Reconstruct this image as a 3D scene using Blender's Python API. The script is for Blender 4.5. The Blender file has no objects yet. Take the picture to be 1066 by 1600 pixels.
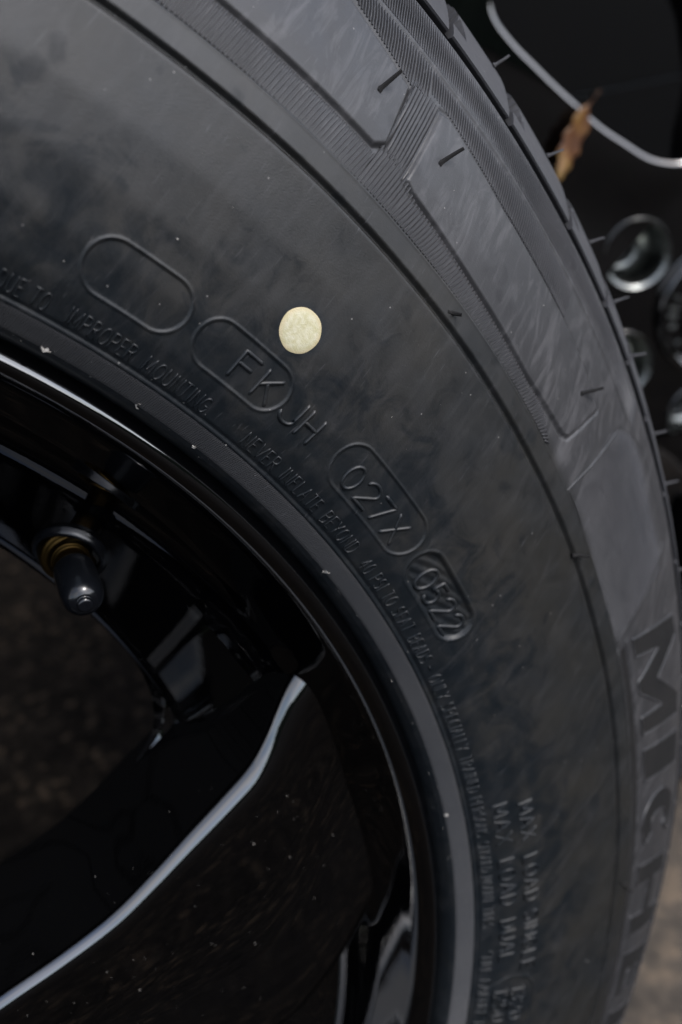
import bpy, bmesh, math, random
import numpy as np
from mathutils import Vector, Matrix

random.seed(7); rng = np.random.default_rng(11)
SC = bpy.context.scene
COL = SC.collection
D2R = math.pi / 180

# ------------------------------------------------------------------ frames
# wheel coordinates: z = axle, pointing out of the outer face; polar angle t and radius r.
UP = 143 * D2R                                   # polar angle of the wheel that points to the sky
uw = Vector((math.cos(UP), math.sin(UP), 0))
R_TYRE = 0.343
MW = Matrix(((uw.y, -uw.x, 0, 0), (0, 0, -1, 0), (uw.x, uw.y, 0, R_TYRE), (0, 0, 0, 1)))   # wheel -> world

# ------------------------------------------------------------------ camera
cam_d = bpy.data.cameras.new('camera'); cam = bpy.data.objects.new('camera', cam_d); COL.objects.link(cam)
cC = Vector((-0.08566631, 0.22336906, 0.27405217))
row0 = Vector((0.63322033, 0.60936876, 0.47718103))
row1 = Vector((0.5233891, -0.79133088, 0.31600521))
row2 = Vector((0.57017179, 0.04965043, -0.82002376))
cm = Matrix.Identity(4)
for i in range(3):
    cm[i][0] = row0[i]; cm[i][1] = -row1[i]; cm[i][2] = -row2[i]; cm[i][3] = cC[i]
cam.matrix_world = MW @ cm
cam_d.sensor_fit = 'VERTICAL'; cam_d.sensor_height = 23.6
cam_d.lens = 11.8 / math.tan(27.5 * D2R)
cam_d.clip_start = 0.01; cam_d.clip_end = 500
cam_d.dof.use_dof = True; cam_d.dof.focus_distance = 0.196; cam_d.dof.aperture_fstop = 8.0
SC.camera = cam

# ------------------------------------------------------------------ sky, sun, exposure
SUN_EL, SUN_AZ = 48 * D2R, 22 * D2R              # azimuth measured from -Y (towards the viewer's side) to +X
sun_dir = Vector((math.sin(SUN_AZ) * math.cos(SUN_EL), -math.cos(SUN_AZ) * math.cos(SUN_EL), math.sin(SUN_EL)))
W = bpy.data.worlds.new('World'); SC.world = W; W.use_nodes = True
nt = W.node_tree; bg = nt.nodes['Background']
sky = nt.nodes.new('ShaderNodeTexSky'); sky.sky_type = 'NISHITA'; sky.sun_disc = False
sky.sun_elevation = SUN_EL; sky.sun_rotation = math.atan2(sun_dir.x, sun_dir.y)
sky.air_density = 1.0; sky.dust_density = 2.0; sky.ozone_density = 1.0
tcw = nt.nodes.new('ShaderNodeTexCoord'); cn = nt.nodes.new('ShaderNodeTexNoise'); cn.inputs['Scale'].default_value = 2.6; cn.inputs['Detail'].default_value = 6.0
nt.links.new(tcw.outputs['Generated'], cn.inputs['Vector'])
crp = nt.nodes.new('ShaderNodeValToRGB'); crp.color_ramp.elements[0].position = 0.40; crp.color_ramp.elements[1].position = 0.62; nt.links.new(cn.outputs[0], crp.inputs[0])
lum = nt.nodes.new('ShaderNodeRGBToBW'); nt.links.new(sky.outputs[0], lum.inputs[0])
wht = nt.nodes.new('ShaderNodeMix'); wht.data_type = 'RGBA'; wht.blend_type = 'MULTIPLY'; wht.inputs[0].default_value = 1.0
wht.inputs[7].default_value = (1.62, 1.64, 1.78, 1); nt.links.new(lum.outputs[0], wht.inputs[6])
cmx = nt.nodes.new('ShaderNodeMix'); cmx.data_type = 'RGBA'; nt.links.new(crp.outputs[0], cmx.inputs[0]); nt.links.new(sky.outputs[0], cmx.inputs[6]); nt.links.new(wht.outputs[2], cmx.inputs[7])
nt.links.new(cmx.outputs[2], bg.inputs[0]); bg.inputs[1].default_value = 0.15
sl = bpy.data.lights.new('sun', 'SUN'); so = bpy.data.objects.new('sun', sl); COL.objects.link(so)
sl.energy = 0.8; sl.angle = 12 * D2R; sl.color = (1, 0.97, 0.93)
so.rotation_euler = sun_dir.to_track_quat('Z', 'Y').to_euler()
SC.view_settings.view_transform = 'Standard'; SC.view_settings.look = 'None'
SC.view_settings.exposure = 1.28; SC.view_settings.gamma = 1
SC.cycles.max_bounces = 8

# ------------------------------------------------------------------ materials
def mat(name):
    m = bpy.data.materials.new(name); m.use_nodes = True
    return m, m.node_tree, m.node_tree.nodes['Principled BSDF']

def N(t, kind, **kw):
    n = t.nodes.new(kind)
    for k, v in kw.items():
        if hasattr(n, k): setattr(n, k, v)
        else: n.inputs[k].default_value = v
    return n

def ramp(t, src, stops):
    n = t.nodes.new('ShaderNodeValToRGB'); e = n.color_ramp.elements
    while len(e) < len(stops): e.new(0.5)
    for el, (p, c) in zip(e, stops):
        el.position = p; el.color = (*c, 1) if len(c) == 3 else (c[0],) * 3 + (1,)
    t.links.new(src, n.inputs[0]); return n

def mix(t, fac, a, b, blend='MIX'):
    n = t.nodes.new('ShaderNodeMix'); n.data_type = 'RGBA'; n.blend_type = blend
    for s, v in ((n.inputs[0], fac), (n.inputs[6], a), (n.inputs[7], b)):
        if isinstance(v, (int, float)): s.default_value = v
        elif isinstance(v, tuple): s.default_value = (*v, 1)
        else: t.links.new(v, s)
    return n.outputs[2]

def mth(t, op, a, b=None, clamp=False):
    n = t.nodes.new('ShaderNodeMath'); n.operation = op; n.use_clamp = clamp
    for s, v in ((n.inputs[0], a), (n.inputs[1], b)):
        if v is None: continue
        if isinstance(v, (int, float)): s.default_value = v
        else: t.links.new(v, s)
    return n.outputs[0]

def rubber(name, c0, c1, stain, dusty, rough=(0.42, 0.62), spec=0.5, film=True):
    m, t, b = mat(name)
    tc = N(t, 'ShaderNodeTexCoord'); P = tc.outputs['Object']
    n1 = N(t, 'ShaderNodeTexNoise', Scale=38.0, Detail=6.0, Roughness=0.62); t.links.new(P, n1.inputs['Vector'])
    n2 = N(t, 'ShaderNodeTexNoise', Scale=115.0, Detail=8.0, Roughness=0.66, Distortion=0.8); t.links.new(P, n2.inputs['Vector'])
    n3 = N(t, 'ShaderNodeTexNoise', Scale=2600.0, Detail=3.0); t.links.new(P, n3.inputs['Vector'])
    base = mix(t, ramp(t, n1.outputs[0], [(0.36, (0,)), (0.66, (1,))]).outputs[0], c0, c1)
    if film:
        # release-agent film: blue-black splashes, most of them close to the rim
        ln = N(t, 'ShaderNodeVectorMath', operation='LENGTH'); t.links.new(P, ln.inputs[0])
        near = N(t, 'ShaderNodeMapRange'); t.links.new(ln.outputs['Value'], near.inputs[0])
        near.inputs[1].default_value = 0.253; near.inputs[2].default_value = 0.292
        near.inputs[3].default_value = 0.27; near.inputs[4].default_value = -0.13
        v = mth(t, 'ADD', n2.outputs[0], near.outputs[0])
        fac = ramp(t, v, [(0.50, (0,)), (0.61, (0.48,)), (0.76, (0.85,))]).outputs[0]
        base = mix(t, fac, base, stain)
        vo = N(t, 'ShaderNodeTexVoronoi', Scale=120.0, Randomness=1.0); t.links.new(P, vo.inputs['Vector'])
        n4 = N(t, 'ShaderNodeTexNoise', Scale=60.0); t.links.new(P, n4.inputs['Vector'])
        thr = mth(t, 'MULTIPLY', mth(t, 'SUBTRACT', n4.outputs[0], 0.42), 1.6)
        drop = mth(t, 'MULTIPLY', ramp(t, mth(t, 'SUBTRACT', mth(t, 'ADD', thr, mth(t, 'MULTIPLY', mth(t, 'SUBTRACT', n2.outputs[0], .5), .9)), vo.outputs['Distance']), [(0.0, (0,)), (0.16, (1,))]).outputs[0], 0.42)
        base = mix(t, drop, base, stain)
        # clean dark ring round the balance dot
        dv = N(t, 'ShaderNodeVectorMath', operation='DISTANCE'); t.links.new(P, dv.inputs[0])
        dv.inputs[1].default_value = (0.255 * math.cos(90.6 * D2R), 0.255 * math.sin(90.6 * D2R), 0.1077)
        ring = ramp(t, mth(t, 'MULTIPLY', mth(t, 'ADD', dv.outputs['Value'], mth(t, 'MULTIPLY', n2.outputs[0], 0.0012)), 100), [(0.52, (0.8,)), (0.64, (0,))]).outputs[0]
        base = mix(t, ring, base, stain)
    if film:
        of = N(t, 'ShaderNodeMapRange'); t.links.new(ln.outputs['Value'], of.inputs[0])
        of.inputs[1].default_value = 0.3025; of.inputs[2].default_value = 0.3050; of.inputs[3].default_value = 0.0; of.inputs[4].default_value = 0.85
        base = mix(t, of.outputs[0], base, mix(t, n1.outputs[0], (0.0195, 0.0195, 0.0210), (0.0275, 0.0270, 0.0280)))
        mw2 = N(t, 'ShaderNodeMapping'); mw2.inputs['Rotation'].default_value = (0, 0, 0.9); mw2.inputs['Scale'].default_value = (260, 50, 120); t.links.new(P, mw2.inputs['Vector'])
        nw = N(t, 'ShaderNodeTexNoise', Scale=1.0, Detail=7.0, Roughness=0.65, Distortion=1.2); t.links.new(mw2.outputs[0], nw.inputs['Vector'])
        base = mix(t, mth(t, 'MULTIPLY', ramp(t, nw.outputs[0], [(0.48, (0,)), (0.72, (1,))]).outputs[0], mth(t, 'ADD', mth(t, 'MULTIPLY', of.outputs[0], 0.55), 0.12)), base, (0.075, 0.073, 0.075))
    # scuffs: thin pale streaks in two directions
    for rot, sc, lo in ((0.5, (1500, 110, 400), 0.70), (-0.9, (1200, 150, 400), 0.71), (1.3, (1900, 90, 400), 0.71), (2.2, (1300, 130, 400), 0.71)):
        mp = N(t, 'ShaderNodeMapping'); mp.inputs['Rotation'].default_value = (0, 0, rot); mp.inputs['Scale'].default_value = sc
        t.links.new(P, mp.inputs['Vector'])
        ns = N(t, 'ShaderNodeTexNoise', Scale=1.0, Detail=2.0); t.links.new(mp.outputs[0], ns.inputs['Vector'])
        base = mix(t, mth(t, 'MULTIPLY', ramp(t, ns.outputs[0], [(lo, (0,)), (lo + 0.09, (1,))]).outputs[0], 0.5), base, dusty)
    # dust grains
    vd = N(t, 'ShaderNodeTexVoronoi', Scale=900.0, Randomness=1.0); t.links.new(P, vd.inputs['Vector'])
    cell = N(t, 'ShaderNodeSeparateColor'); t.links.new(vd.outputs['Color'], cell.inputs[0])
    g = mth(t, 'MULTIPLY', mth(t, 'LESS_THAN', vd.outputs['Distance'], 0.16), mth(t, 'GREATER_THAN', cell.outputs[0], 0.985))
    base = mix(t, mth(t, 'MULTIPLY', g, 0.5), base, (0.22, 0.21, 0.2))
    if film:
        t.links.new(mth(t, 'SUBTRACT', spec, mth(t, 'MULTIPLY', mth(t, 'MAXIMUM', fac, mth(t, 'MULTIPLY', drop, 1.5)), spec * .42)), b.inputs['Specular IOR Level'])
    t.links.new(base, b.inputs['Base Color'])
    rr = ramp(t, n2.outputs[0], [(0.3, (rough[1],)), (0.7, (rough[0],))])
    t.links.new(rr.outputs[0], b.inputs['Roughness'])
    if not film: b.inputs['Specular IOR Level'].default_value = spec
    bp = N(t, 'ShaderNodeBump', Strength=0.16, Distance=0.00025)
    hh = mth(t, 'ADD', mth(t, 'MULTIPLY', n3.outputs[0], 0.7), n2.outputs[0])
    t.links.new(hh, bp.inputs['Height']); t.links.new(bp.outputs[0], b.inputs['Normal'])
    return m

M_RUB = rubber('sidewall_rubber', (0.0078, 0.0086, 0.0092), (0.0136, 0.0128, 0.0110), (0.0040, 0.0061, 0.0082), (0.0528, 0.0528, 0.0561), (0.37, 0.53), 0.47)
M_RIB = rubber('rib_rubber', (0.0145, 0.0145, 0.0158), (0.0211, 0.0205, 0.0218), (0.0086, 0.0119, 0.0172), (0.0660, 0.0660, 0.0693), film=False)
M_BEAD = rubber('bead_rubber_lit', (0.0264, 0.0264, 0.0277), (0.0343, 0.0337, 0.0343), (0.0086, 0.0119, 0.0172), (0.0660, 0.0660, 0.0693), (0.5, 0.65), 0.5, film=False)  # paler than the sidewall: light from the left put into the band's colour
M_VEL = rubber('matt_rubber', (0.0072, 0.007, 0.007), (0.0115, 0.0108, 0.0104), (0.008, 0.011, 0.015), (0.03, 0.03, 0.03), (0.8, 0.95), 0.15, film=False)
M_TRD = rubber('tread_rubber', (0.0238, 0.0238, 0.0260), (0.0303, 0.0298, 0.0319), (0.0071, 0.0098, 0.0141), (0.0649, 0.0649, 0.0677), (0.55, 0.7), film=False)

def gloss(name, col, rough, spec=0.5, metal=0.0, ior=1.5, coat=0.0):
    m, t, b = mat(name)
    tc = N(t, 'ShaderNodeTexCoord'); P = tc.outputs['Object']
    n = N(t, 'ShaderNodeTexNoise', Scale=55.0, Detail=4.0); t.links.new(P, n.inputs['Vector'])
    t.links.new(mix(t, n.outputs[0], col, tuple(c * 1.5 for c in col)), b.inputs['Base Color'])
    r = ramp(t, n.outputs[0], [(0.3, (rough,)), (0.75, (rough * 1.8,))]); t.links.new(r.outputs[0], b.inputs['Roughness'])
    b.inputs['Specular IOR Level'].default_value = spec; b.inputs['Metallic'].default_value = metal
    b.inputs['IOR'].default_value = ior; b.inputs['Coat Weight'].default_value = coat; b.inputs['Coat Roughness'].default_value = 0.02
    n2 = N(t, 'ShaderNodeTexNoise', Scale=900.0, Detail=1.0); t.links.new(P, n2.inputs['Vector'])
    bp = N(t, 'ShaderNodeBump', Strength=0.02, Distance=0.0002); t.links.new(n2.outputs[0], bp.inputs['Height'])
    t.links.new(bp.outputs[0], b.inputs['Normal'])
    return m

M_BLK = gloss('gloss_black_paint', (0.0004, 0.0004, 0.0005), 0.018, 0.5, 0.0, 1.95, 0.6)
M_CAP = gloss('black_plastic', (0.0022, 0.0026, 0.0035), 0.16)
M_BRS = gloss('brass', (0.040, 0.025, 0.008), 0.3, 0.5, 1.0)
M_SEAT = gloss('bare_metal', (0.17, 0.18, 0.172), 0.22, 0.5, 1.0)
M_DUST = gloss('dust', (0.2310, 0.2178, 0.1980), 0.8, 0.2)
M_WTS = gloss('wheel_weight_grey', (0.20, 0.21, 0.22), 0.35, 0.5, 0.6)

def mat_dot():
    m, t, b = mat('yellow_paint'); P = N(t, 'ShaderNodeTexCoord').outputs['Object']
    n = N(t, 'ShaderNodeTexNoise', Scale=900.0, Detail=4.0); t.links.new(P, n.inputs['Vector'])
    n2 = N(t, 'ShaderNodeTexNoise', Scale=3500.0, Detail=2.0); t.links.new(P, n2.inputs['Vector'])
    c = mix(t, ramp(t, n.outputs[0], [(0.35, (0,)), (0.65, (1,))]).outputs[0], (0.36, 0.335, 0.20), (0.44, 0.415, 0.30))
    c = mix(t, ramp(t, n2.outputs[0], [(0.66, (0,)), (0.75, (0.6,))]).outputs[0], c, (0.2, 0.18, 0.11))
    dv = N(t, 'ShaderNodeVectorMath', operation='DISTANCE'); t.links.new(P, dv.inputs[0]); dv.inputs[1].default_value = (0.255 * math.cos(90.6 * D2R), 0.255 * math.sin(90.6 * D2R), 0.1077)
    ed = ramp(t, mth(t, 'ADD', mth(t, 'MULTIPLY', dv.outputs['Value'], 100), mth(t, 'MULTIPLY', n.outputs[0], 0.12)), [(0.40, (0,)), (0.54, (0.75,))]).outputs[0]
    c = mix(t, ed, c, (0.36, 0.27, 0.13))
    t.links.new(c, b.inputs['Base Color']); b.inputs['Roughness'].default_value = 0.6
    bp = N(t, 'ShaderNodeBump', Strength=0.5, Distance=0.0002); t.links.new(n2.outputs[0], bp.inputs['Height']); t.links.new(bp.outputs[0], b.inputs['Normal'])
    return m
M_DOT = mat_dot()

def mat_leaf():
    m, t, b = mat('dry_leaf'); P = N(t, 'ShaderNodeTexCoord').outputs['Object']
    n = N(t, 'ShaderNodeTexNoise', Scale=60.0, Detail=4.0); t.links.new(P, n.inputs['Vector'])
    r = ramp(t, n.outputs[0], [(0.3, (0.028, 0.008, 0.002)), (0.5, (0.065, 0.022, 0.004)), (0.62, (0.12, 0.055, 0.008)), (0.75, (0.18, 0.13, 0.04))])
    t.links.new(r.outputs[0], b.inputs['Base Color']); b.inputs['Roughness'].default_value = 0.6
    return m
M_LEAF = mat_leaf()

def mat_ground():
    m, t, b = mat('asphalt'); P = N(t, 'ShaderNodeTexCoord').outputs['Object']
    n = N(t, 'ShaderNodeTexNoise', Scale=22.0, Detail=6.0, Roughness=0.6); t.links.new(P, n.inputs['Vector'])
    v = N(t, 'ShaderNodeTexVoronoi', Scale=150.0); t.links.new(P, v.inputs['Vector'])
    cs = N(t, 'ShaderNodeSeparateColor'); t.links.new(v.outputs['Color'], cs.inputs[0])
    a = mix(t, ramp(t, n.outputs[0], [(0.35, (0,)), (0.65, (1,))]).outputs[0], (0.0035, 0.0029, 0.0024), (0.0085, 0.0068, 0.0053))
    st = ramp(t, cs.outputs[0], [(0.0, (0.003, 0.0025, 0.002)), (0.6, (0.008, 0.0064, 0.005)), (0.9, (0.018, 0.014, 0.0105)), (0.98, (0.05, 0.036, 0.024))])
    c = mix(t, 0.6, a, st.outputs[0])
    t.links.new(c, b.inputs['Base Color']); b.inputs['Roughness'].default_value = 0.9; b.inputs['Specular IOR Level'].default_value = 0.04
    bp = N(t, 'ShaderNodeBump', Strength=0.6, Distance=0.004); t.links.new(v.outputs['Distance'], bp.inputs['Height']); t.links.new(bp.outputs[0], b.inputs['Normal'])
    return m

def mat_pale_ground():
    m, t, b = mat('pale_brown_ground'); P = N(t, 'ShaderNodeTexCoord').outputs['Object']
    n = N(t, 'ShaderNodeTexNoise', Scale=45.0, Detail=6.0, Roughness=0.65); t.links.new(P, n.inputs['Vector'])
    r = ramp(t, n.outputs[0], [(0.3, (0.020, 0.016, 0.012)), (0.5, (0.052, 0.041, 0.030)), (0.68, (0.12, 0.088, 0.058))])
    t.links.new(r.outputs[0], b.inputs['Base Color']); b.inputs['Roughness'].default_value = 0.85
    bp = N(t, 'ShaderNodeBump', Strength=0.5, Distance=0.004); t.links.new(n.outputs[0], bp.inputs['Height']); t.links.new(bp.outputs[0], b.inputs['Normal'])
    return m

# ------------------------------------------------------------------ helpers
def link(name, me, m, parent=None, sharp=None, smooth=True):
    if m is not None and not me.materials: me.materials.append(m)
    if smooth:
        me.polygons.foreach_set('use_smooth', np.ones(len(me.polygons), bool))
        if sharp: me.set_sharp_from_angle(angle=sharp * D2R)
    o = bpy.data.objects.new(name, me); COL.objects.link(o)
    if parent: o.parent = parent
    return o

def pydata(name, v, f):
    me = bpy.data.meshes.new(name); me.from_pydata([tuple(x) for x in v], [], [tuple(x) for x in f]); me.update(); return me

def grid_mesh(name, P, close_u=False):
    """P: (nu, nv, 3)"""
    nu, nv = P.shape[:2]
    me = bpy.data.meshes.new(name)
    idx = np.arange(nu * nv).reshape(nu, nv)
    a = idx if close_u else idx[:-1]
    b_ = np.roll(idx, -1, 0) if close_u else idx[1:]
    q = np.stack([a[:, :-1], a[:, 1:], b_[:, 1:], b_[:, :-1]], -1).reshape(-1, 4)
    me.vertices.add(nu * nv); me.vertices.foreach_set('co', P.reshape(-1).astype(np.float32))
    me.loops.add(q.size); me.loops.foreach_set('vertex_index', q.reshape(-1).astype(np.int32))
    me.polygons.add(len(q)); me.polygons.foreach_set('loop_start', np.arange(0, q.size, 4, dtype=np.int32))
    me.update(calc_edges=True); me.validate(); return me

def lathe(name, prof, seg=160, t0=0.0, t1=360.0):
    prof = np.array(prof); full = abs(t1 - t0 - 360) < 1e-6
    th = np.radians(np.linspace(t0, t1, seg + 1))[: seg if full else seg + 1]
    P = np.stack([prof[None, :, 0] * np.cos(th)[:, None], prof[None, :, 0] * np.sin(th)[:, None], np.broadcast_to(prof[None, :, 1], (len(th), len(prof)))], -1)
    return grid_mesh(name, P, full)

def smooth_prof(pts, n=6):
    """Catmull-Rom through the points"""
    p = np.array(pts, float); out = []
    for i in range(len(p) - 1):
        a = p[max(i - 1, 0)]; b = p[i]; c = p[i + 1]; d = p[min(i + 2, len(p) - 1)]
        for k in range(n):
            s = k / n
            out.append(0.5 * (2 * b + (c - a) * s + (2 * a - 5 * b + 4 * c - d) * s * s + (3 * b - a - 3 * c + d) * s ** 3))
    out.append(p[-1]); return np.array(out)

def empty(name, mw, label=None, cat=None, group=None):
    o = bpy.data.objects.new(name, None); COL.objects.link(o); o.matrix_world = mw; o.empty_display_size = 0.1
    if label: o['label'] = label; o['category'] = cat
    if group: o['group'] = group
    return o

def ss(x, a, b):
    s = np.clip((x - a) / (b - a), 0, 1); return s * s * (3 - 2 * s)

# ------------------------------------------------------------------ tyre surface
KN = np.array([(.2232, .0925), (.2238, .0952), (.2246, .0974), (.2255, .0984), (.2298, .1022), (.237, .1052), (.245, .1069), (.255, .1077), (.265, .1075),
               (.278, .1061), (.2842, .1045), (.295, .1008), (.305, .0962), (.316, .0903), (.3256, .0845), (.331, .0795)])
_rr = np.linspace(KN[0, 0], KN[-1, 0], 1600)
_zz = np.interp(_rr, KN[:, 0], KN[:, 1])
_k = np.hanning(61); _k /= _k.sum()
_zs = np.convolve(np.pad(_zz, 30, mode='reflect', reflect_type='odd'), _k, 'valid')
_w = ss(_rr, .2296, .2345); _zz = _zz * (1 - _w) + _zs * _w
_dz = np.gradient(_zz, _rr)
def surf(t, r, h):
    """t degrees, r metres, h metres above the sidewall -> xyz"""
    t = np.asarray(t, float); r = np.asarray(r, float); h = np.asarray(h, float)
    z = np.interp(r, _rr, _zz); d = np.interp(r, _rr, _dz); L = np.sqrt(1 + d * d)
    rr = r - d / L * h; zz = z + h / L; a = np.radians(t)
    return np.stack([rr * np.cos(a), rr * np.sin(a), zz], -1)

def capsule_sd(t, r, ta, tb, ra, rb):
    rm = (ra + rb) / 2; hw = (rb - ra) / 2
    x = np.radians(t) * rm; xa = math.radians(min(ta, tb)) * rm + hw; xb = math.radians(max(ta, tb)) * rm - hw
    dx = np.maximum(np.maximum(xa - x, x - xb), 0)
    return np.hypot(dx, r - rm) - hw

def poly_sd(t, r, poly, rm=0.3):
    """rounded signed distance (m) to a polygon given in (t deg, r m)"""
    x = np.radians(t) * rm; y = r
    p = [(math.radians(a) * rm, b) for a, b in poly]
    d = np.full(x.shape, 1e9); ins = np.zeros(x.shape, bool)
    for i in range(len(p)):
        ax, ay = p[i]; bx, by = p[(i + 1) % len(p)]
        ex, ey = bx - ax, by - ay; wx, wy = x - ax, y - ay
        s = np.clip((wx * ex + wy * ey) / (ex * ex + ey * ey), 0, 1)
        d = np.minimum(d, (wx - ex * s) ** 2 + (wy - ey * s) ** 2)
        with np.errstate(divide='ignore', invalid='ignore'):
            c = ((ay > y) != (by > y)) & (x < (bx - ax) * (y - ay) / (by - ay if by != ay else 1e-12) + ax)
        ins ^= c
    d = np.sqrt(d); return np.where(ins, -d, d)

PAD1 = [(112, .2905), (92.35, .2913), (91.85, .2935), (91.9, .3075), (95.3, .3112), (100, .3118), (112, .3118)]
PAD2 = [(90.45, .2918), (90.2, .3100), (89.8, .3108), (85.6, .3085), (80.3, .3078), (77, .3068), (74.7, .3050), (75.55, .2910), (76.0, .2896), (79.9, .2880), (85, .2890), (89.8, .2907)]
CAPS = [(99.95, 94.95, .2381, .2486), (94.3, 88.9, .2381, .2480), (84.95, 77.5, .2380, .2489), (41.95, 31, .2338, .2490)]
DATE = (77.0, 70.7, .2378, .2476)
PANEL = [(73.4, .2845), (72.9, .2986), (72.5, .3120), (70, .3200), (64.0, .3200), (63.0, .2850), (69.9, .2838)]

def heights(t, r):
    mm = 1e-3
    h = np.zeros(t.shape)
    # soft unevenness of the moulded rubber
    h += 0.10 * mm * np.sin(t * 0.55 + 3) * np.sin((r - .23) * 90) * ss(r, .246, .262)
    # bead band edge: slight lip at r=.2298
    h += 0.22 * mm * np.exp(-((r - .2300) / .00028) ** 2)
    h -= 0.25 * mm * np.exp(-((r - .2306) / .0004) ** 2)
    # radial ring: sharp groove then raised ring
    h -= 0.60 * mm * np.exp(-((r - .2780) / .00046) ** 2)
    ring = ss(r, .2782, .2790) * (1 - ss(r, .2833, .2839))
    h += 0.55 * mm * ring
    h += 0.12 * mm * np.exp(-((r - .2835) / .00035) ** 2)
    # pads
    for P in (PAD1, PAD2):
        sd = poly_sd(t, r, P)
        h += 0.62 * mm * (1 - ss(sd, -.0007, .0001))
        h -= 0.30 * mm * np.exp(-((sd - .0004) / .0004) ** 2)
    # ridge line near the shoulder
    on = ss(t, 71.0, 73.5)
    h += 0.38 * mm * np.exp(-((r - .3168) / .0005) ** 2) * on
    h += 0.10 * mm * ss(r, .3172, .3180) * on
    # smooth step at the end of the flame pattern
    h += 0.25 * mm * (1 - ss(poly_sd(t, r, PANEL), -.0003, .0003)) * -1
    # name panel borders: two smooth bars between darker stripes
    nb = 1 - ss(t, 62.2, 62.6)
    for ra, rb in ((.2836, .2850), (.2885, .2903)):
        h += 0.40 * mm * nb * ss(r, ra - .0003, ra + .0001) * (1 - ss(r, rb - .0001, rb + .0003))
    # outlined capsules and the recessed date code
    for ta, tb, ra, rb in CAPS:
        sd = capsule_sd(t, r, ta, tb, ra, rb)
        h += 0.24 * mm * np.exp(-(sd / .00026) ** 2) - 0.14 * mm * (1 - ss(sd, -.0006, -.0001))
    sd = capsule_sd(t, r, *DATE)
    h += 0.16 * mm * np.exp(-((sd - .0003) / .0003) ** 2) - 0.75 * mm * (1 - ss(sd, -.0009, .0000))
    h += 0.20 * mm * (1 - ss(sd, -.0016, -.0006)) * np.sin(t * 5.1 + r * 2300) * 0.6
    # outer edge rolls into the shoulder slot
    h -= 1.6 * mm * ss(r, .3248, .3264) ** 2
    return h

# ------------------------------------------------------------------ stroke lettering
def arc(cx, cy, rx, ry, a0, a1, n=10):
    return [(cx + rx * math.cos((a0 + (a1 - a0) * i / n) * D2R), cy + ry * math.sin((a0 + (a1 - a0) * i / n) * D2R)) for i in range(n + 1)]
G = {
 'A': (.66, [[(0, 0), (.33, 1), (.66, 0)], [(.12, .36), (.54, .36)]]),
 'B': (.56, [[(0, 0), (0, 1), (.3, 1)] + arc(.3, .77, .23, .23, 90, -90, 6) + [(0, .54)], [(.3, .54)] + arc(.3, .27, .26, .27, 90, -90, 6) + [(0, 0)]]),
 'C': (.62, [arc(.34, .5, .34, .5, 48, 312, 12)]),
 'D': (.6, [[(0, 0), (0, 1), (.22, 1)] + arc(.22, .5, .38, .5, 90, -90, 8) + [(0, 0)]]),
 'E': (.5, [[(.5, 1), (0, 1), (0, 0), (.5, 0)], [(0, .52), (.42, .52)]]),
 'F': (.5, [[(.5, 1), (0, 1), (0, 0)], [(0, .55), (.42, .55)]]),
 'G': (.64, [arc(.34, .5, .34, .5, 48, 340, 12) + [(.66, .46), (.4, .46)]]),
 'H': (.58, [[(0, 0), (0, 1)], [(.58, 0), (.58, 1)], [(0, .52), (.58, .52)]]),
 'I': (.04, [[(.02, 0), (.02, 1)]]),
 'J': (.48, [[(.48, 1), (.48, .25)] + arc(.24, .24, .24, .24, 0, -180, 8)]),
 'K': (.56, [[(0, 0), (0, 1)], [(.54, 1), (0, .42)], [(.2, .62), (.56, 0)]]),
 'L': (.46, [[(0, 1), (0, 0), (.46, 0)]]),
 'M': (.74, [[(0, 0), (.04, 1), (.37, .2), (.70, 1), (.74, 0)]]),
 'N': (.6, [[(0, 0), (0, 1), (.6, 0), (.6, 1)]]),
 'O': (.68, [arc(.34, .5, .34, .5, 0, 360, 16)]),
 'P': (.54, [[(0, 0), (0, 1), (.28, 1)] + arc(.28, .74, .26, .26, 90, -90, 6) + [(0, .48)]]),
 'R': (.56, [[(0, 0), (0, 1), (.28, 1)] + arc(.28, .76, .24, .24, 90, -90, 6) + [(0, .52)], [(.26, .52), (.56, 0)]]),
 'S': (.54, [arc(.27, .75, .25, .25, 40, 250, 8) + arc(.27, .26, .27, .26, 80, -140, 8)]),
 'T': (.56, [[(0, 1), (.56, 1)], [(.28, 1), (.28, 0)]]),
 'U': (.58, [[(0, 1), (0, .28)] + arc(.29, .28, .29, .28, 180, 360, 8) + [(.58, 1)]]),
 'V': (.62, [[(0, 1), (.31, 0), (.62, 1)]]),
 'X': (.62, [[(0, 0), (.62, 1)], [(0, 1), (.62, 0)]]),
 'Y': (.6, [[(0, 1), (.3, .48), (.6, 1)], [(.3, .48), (.3, 0)]]),
 '0': (.54, [arc(.27, .5, .27, .5, 0, 360, 18)]),
 '1': (.22, [[(0, .78), (.2, 1), (.2, 0)]]),
 '2': (.54, [arc(.27, .73, .26, .27, 165, -30, 9) + [(0, 0), (.54, 0)]]),
 '3': (.52, [arc(.25, .76, .24, .24, 150, -80, 7) + arc(.25, .26, .27, .26, 80, -150, 8)]),
 '4': (.58, [[(.42, 0), (.42, 1), (0, .3), (.58, .3)]]),
 '5': (.52, [[(.48, 1), (.08, 1), (.03, .56)] + arc(.25, .32, .27, .32, 120, -140, 9)]),
 '7': (.54, [[(0, 1), (.54, 1), (.16, 0)]]),
 'g': (.0, []),
 '-': (.6, [[(0, .5), (.6, .5)]]), '.': (.08, [[(.02, .02), (.06, .06)]]), '*': (.3, [[(0, .7), (.3, .9)], [(.15, .98), (.15, .62)], [(0, .9), (.3, .7)]]),
}

class Mesh:
    def __init__(s): s.v = []; s.f = []
    def add(s, V, F):
        o = len(s.v); s.v += [tuple(x) for x in V]; s.f += [tuple(o + i for i in q) for q in F]

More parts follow.
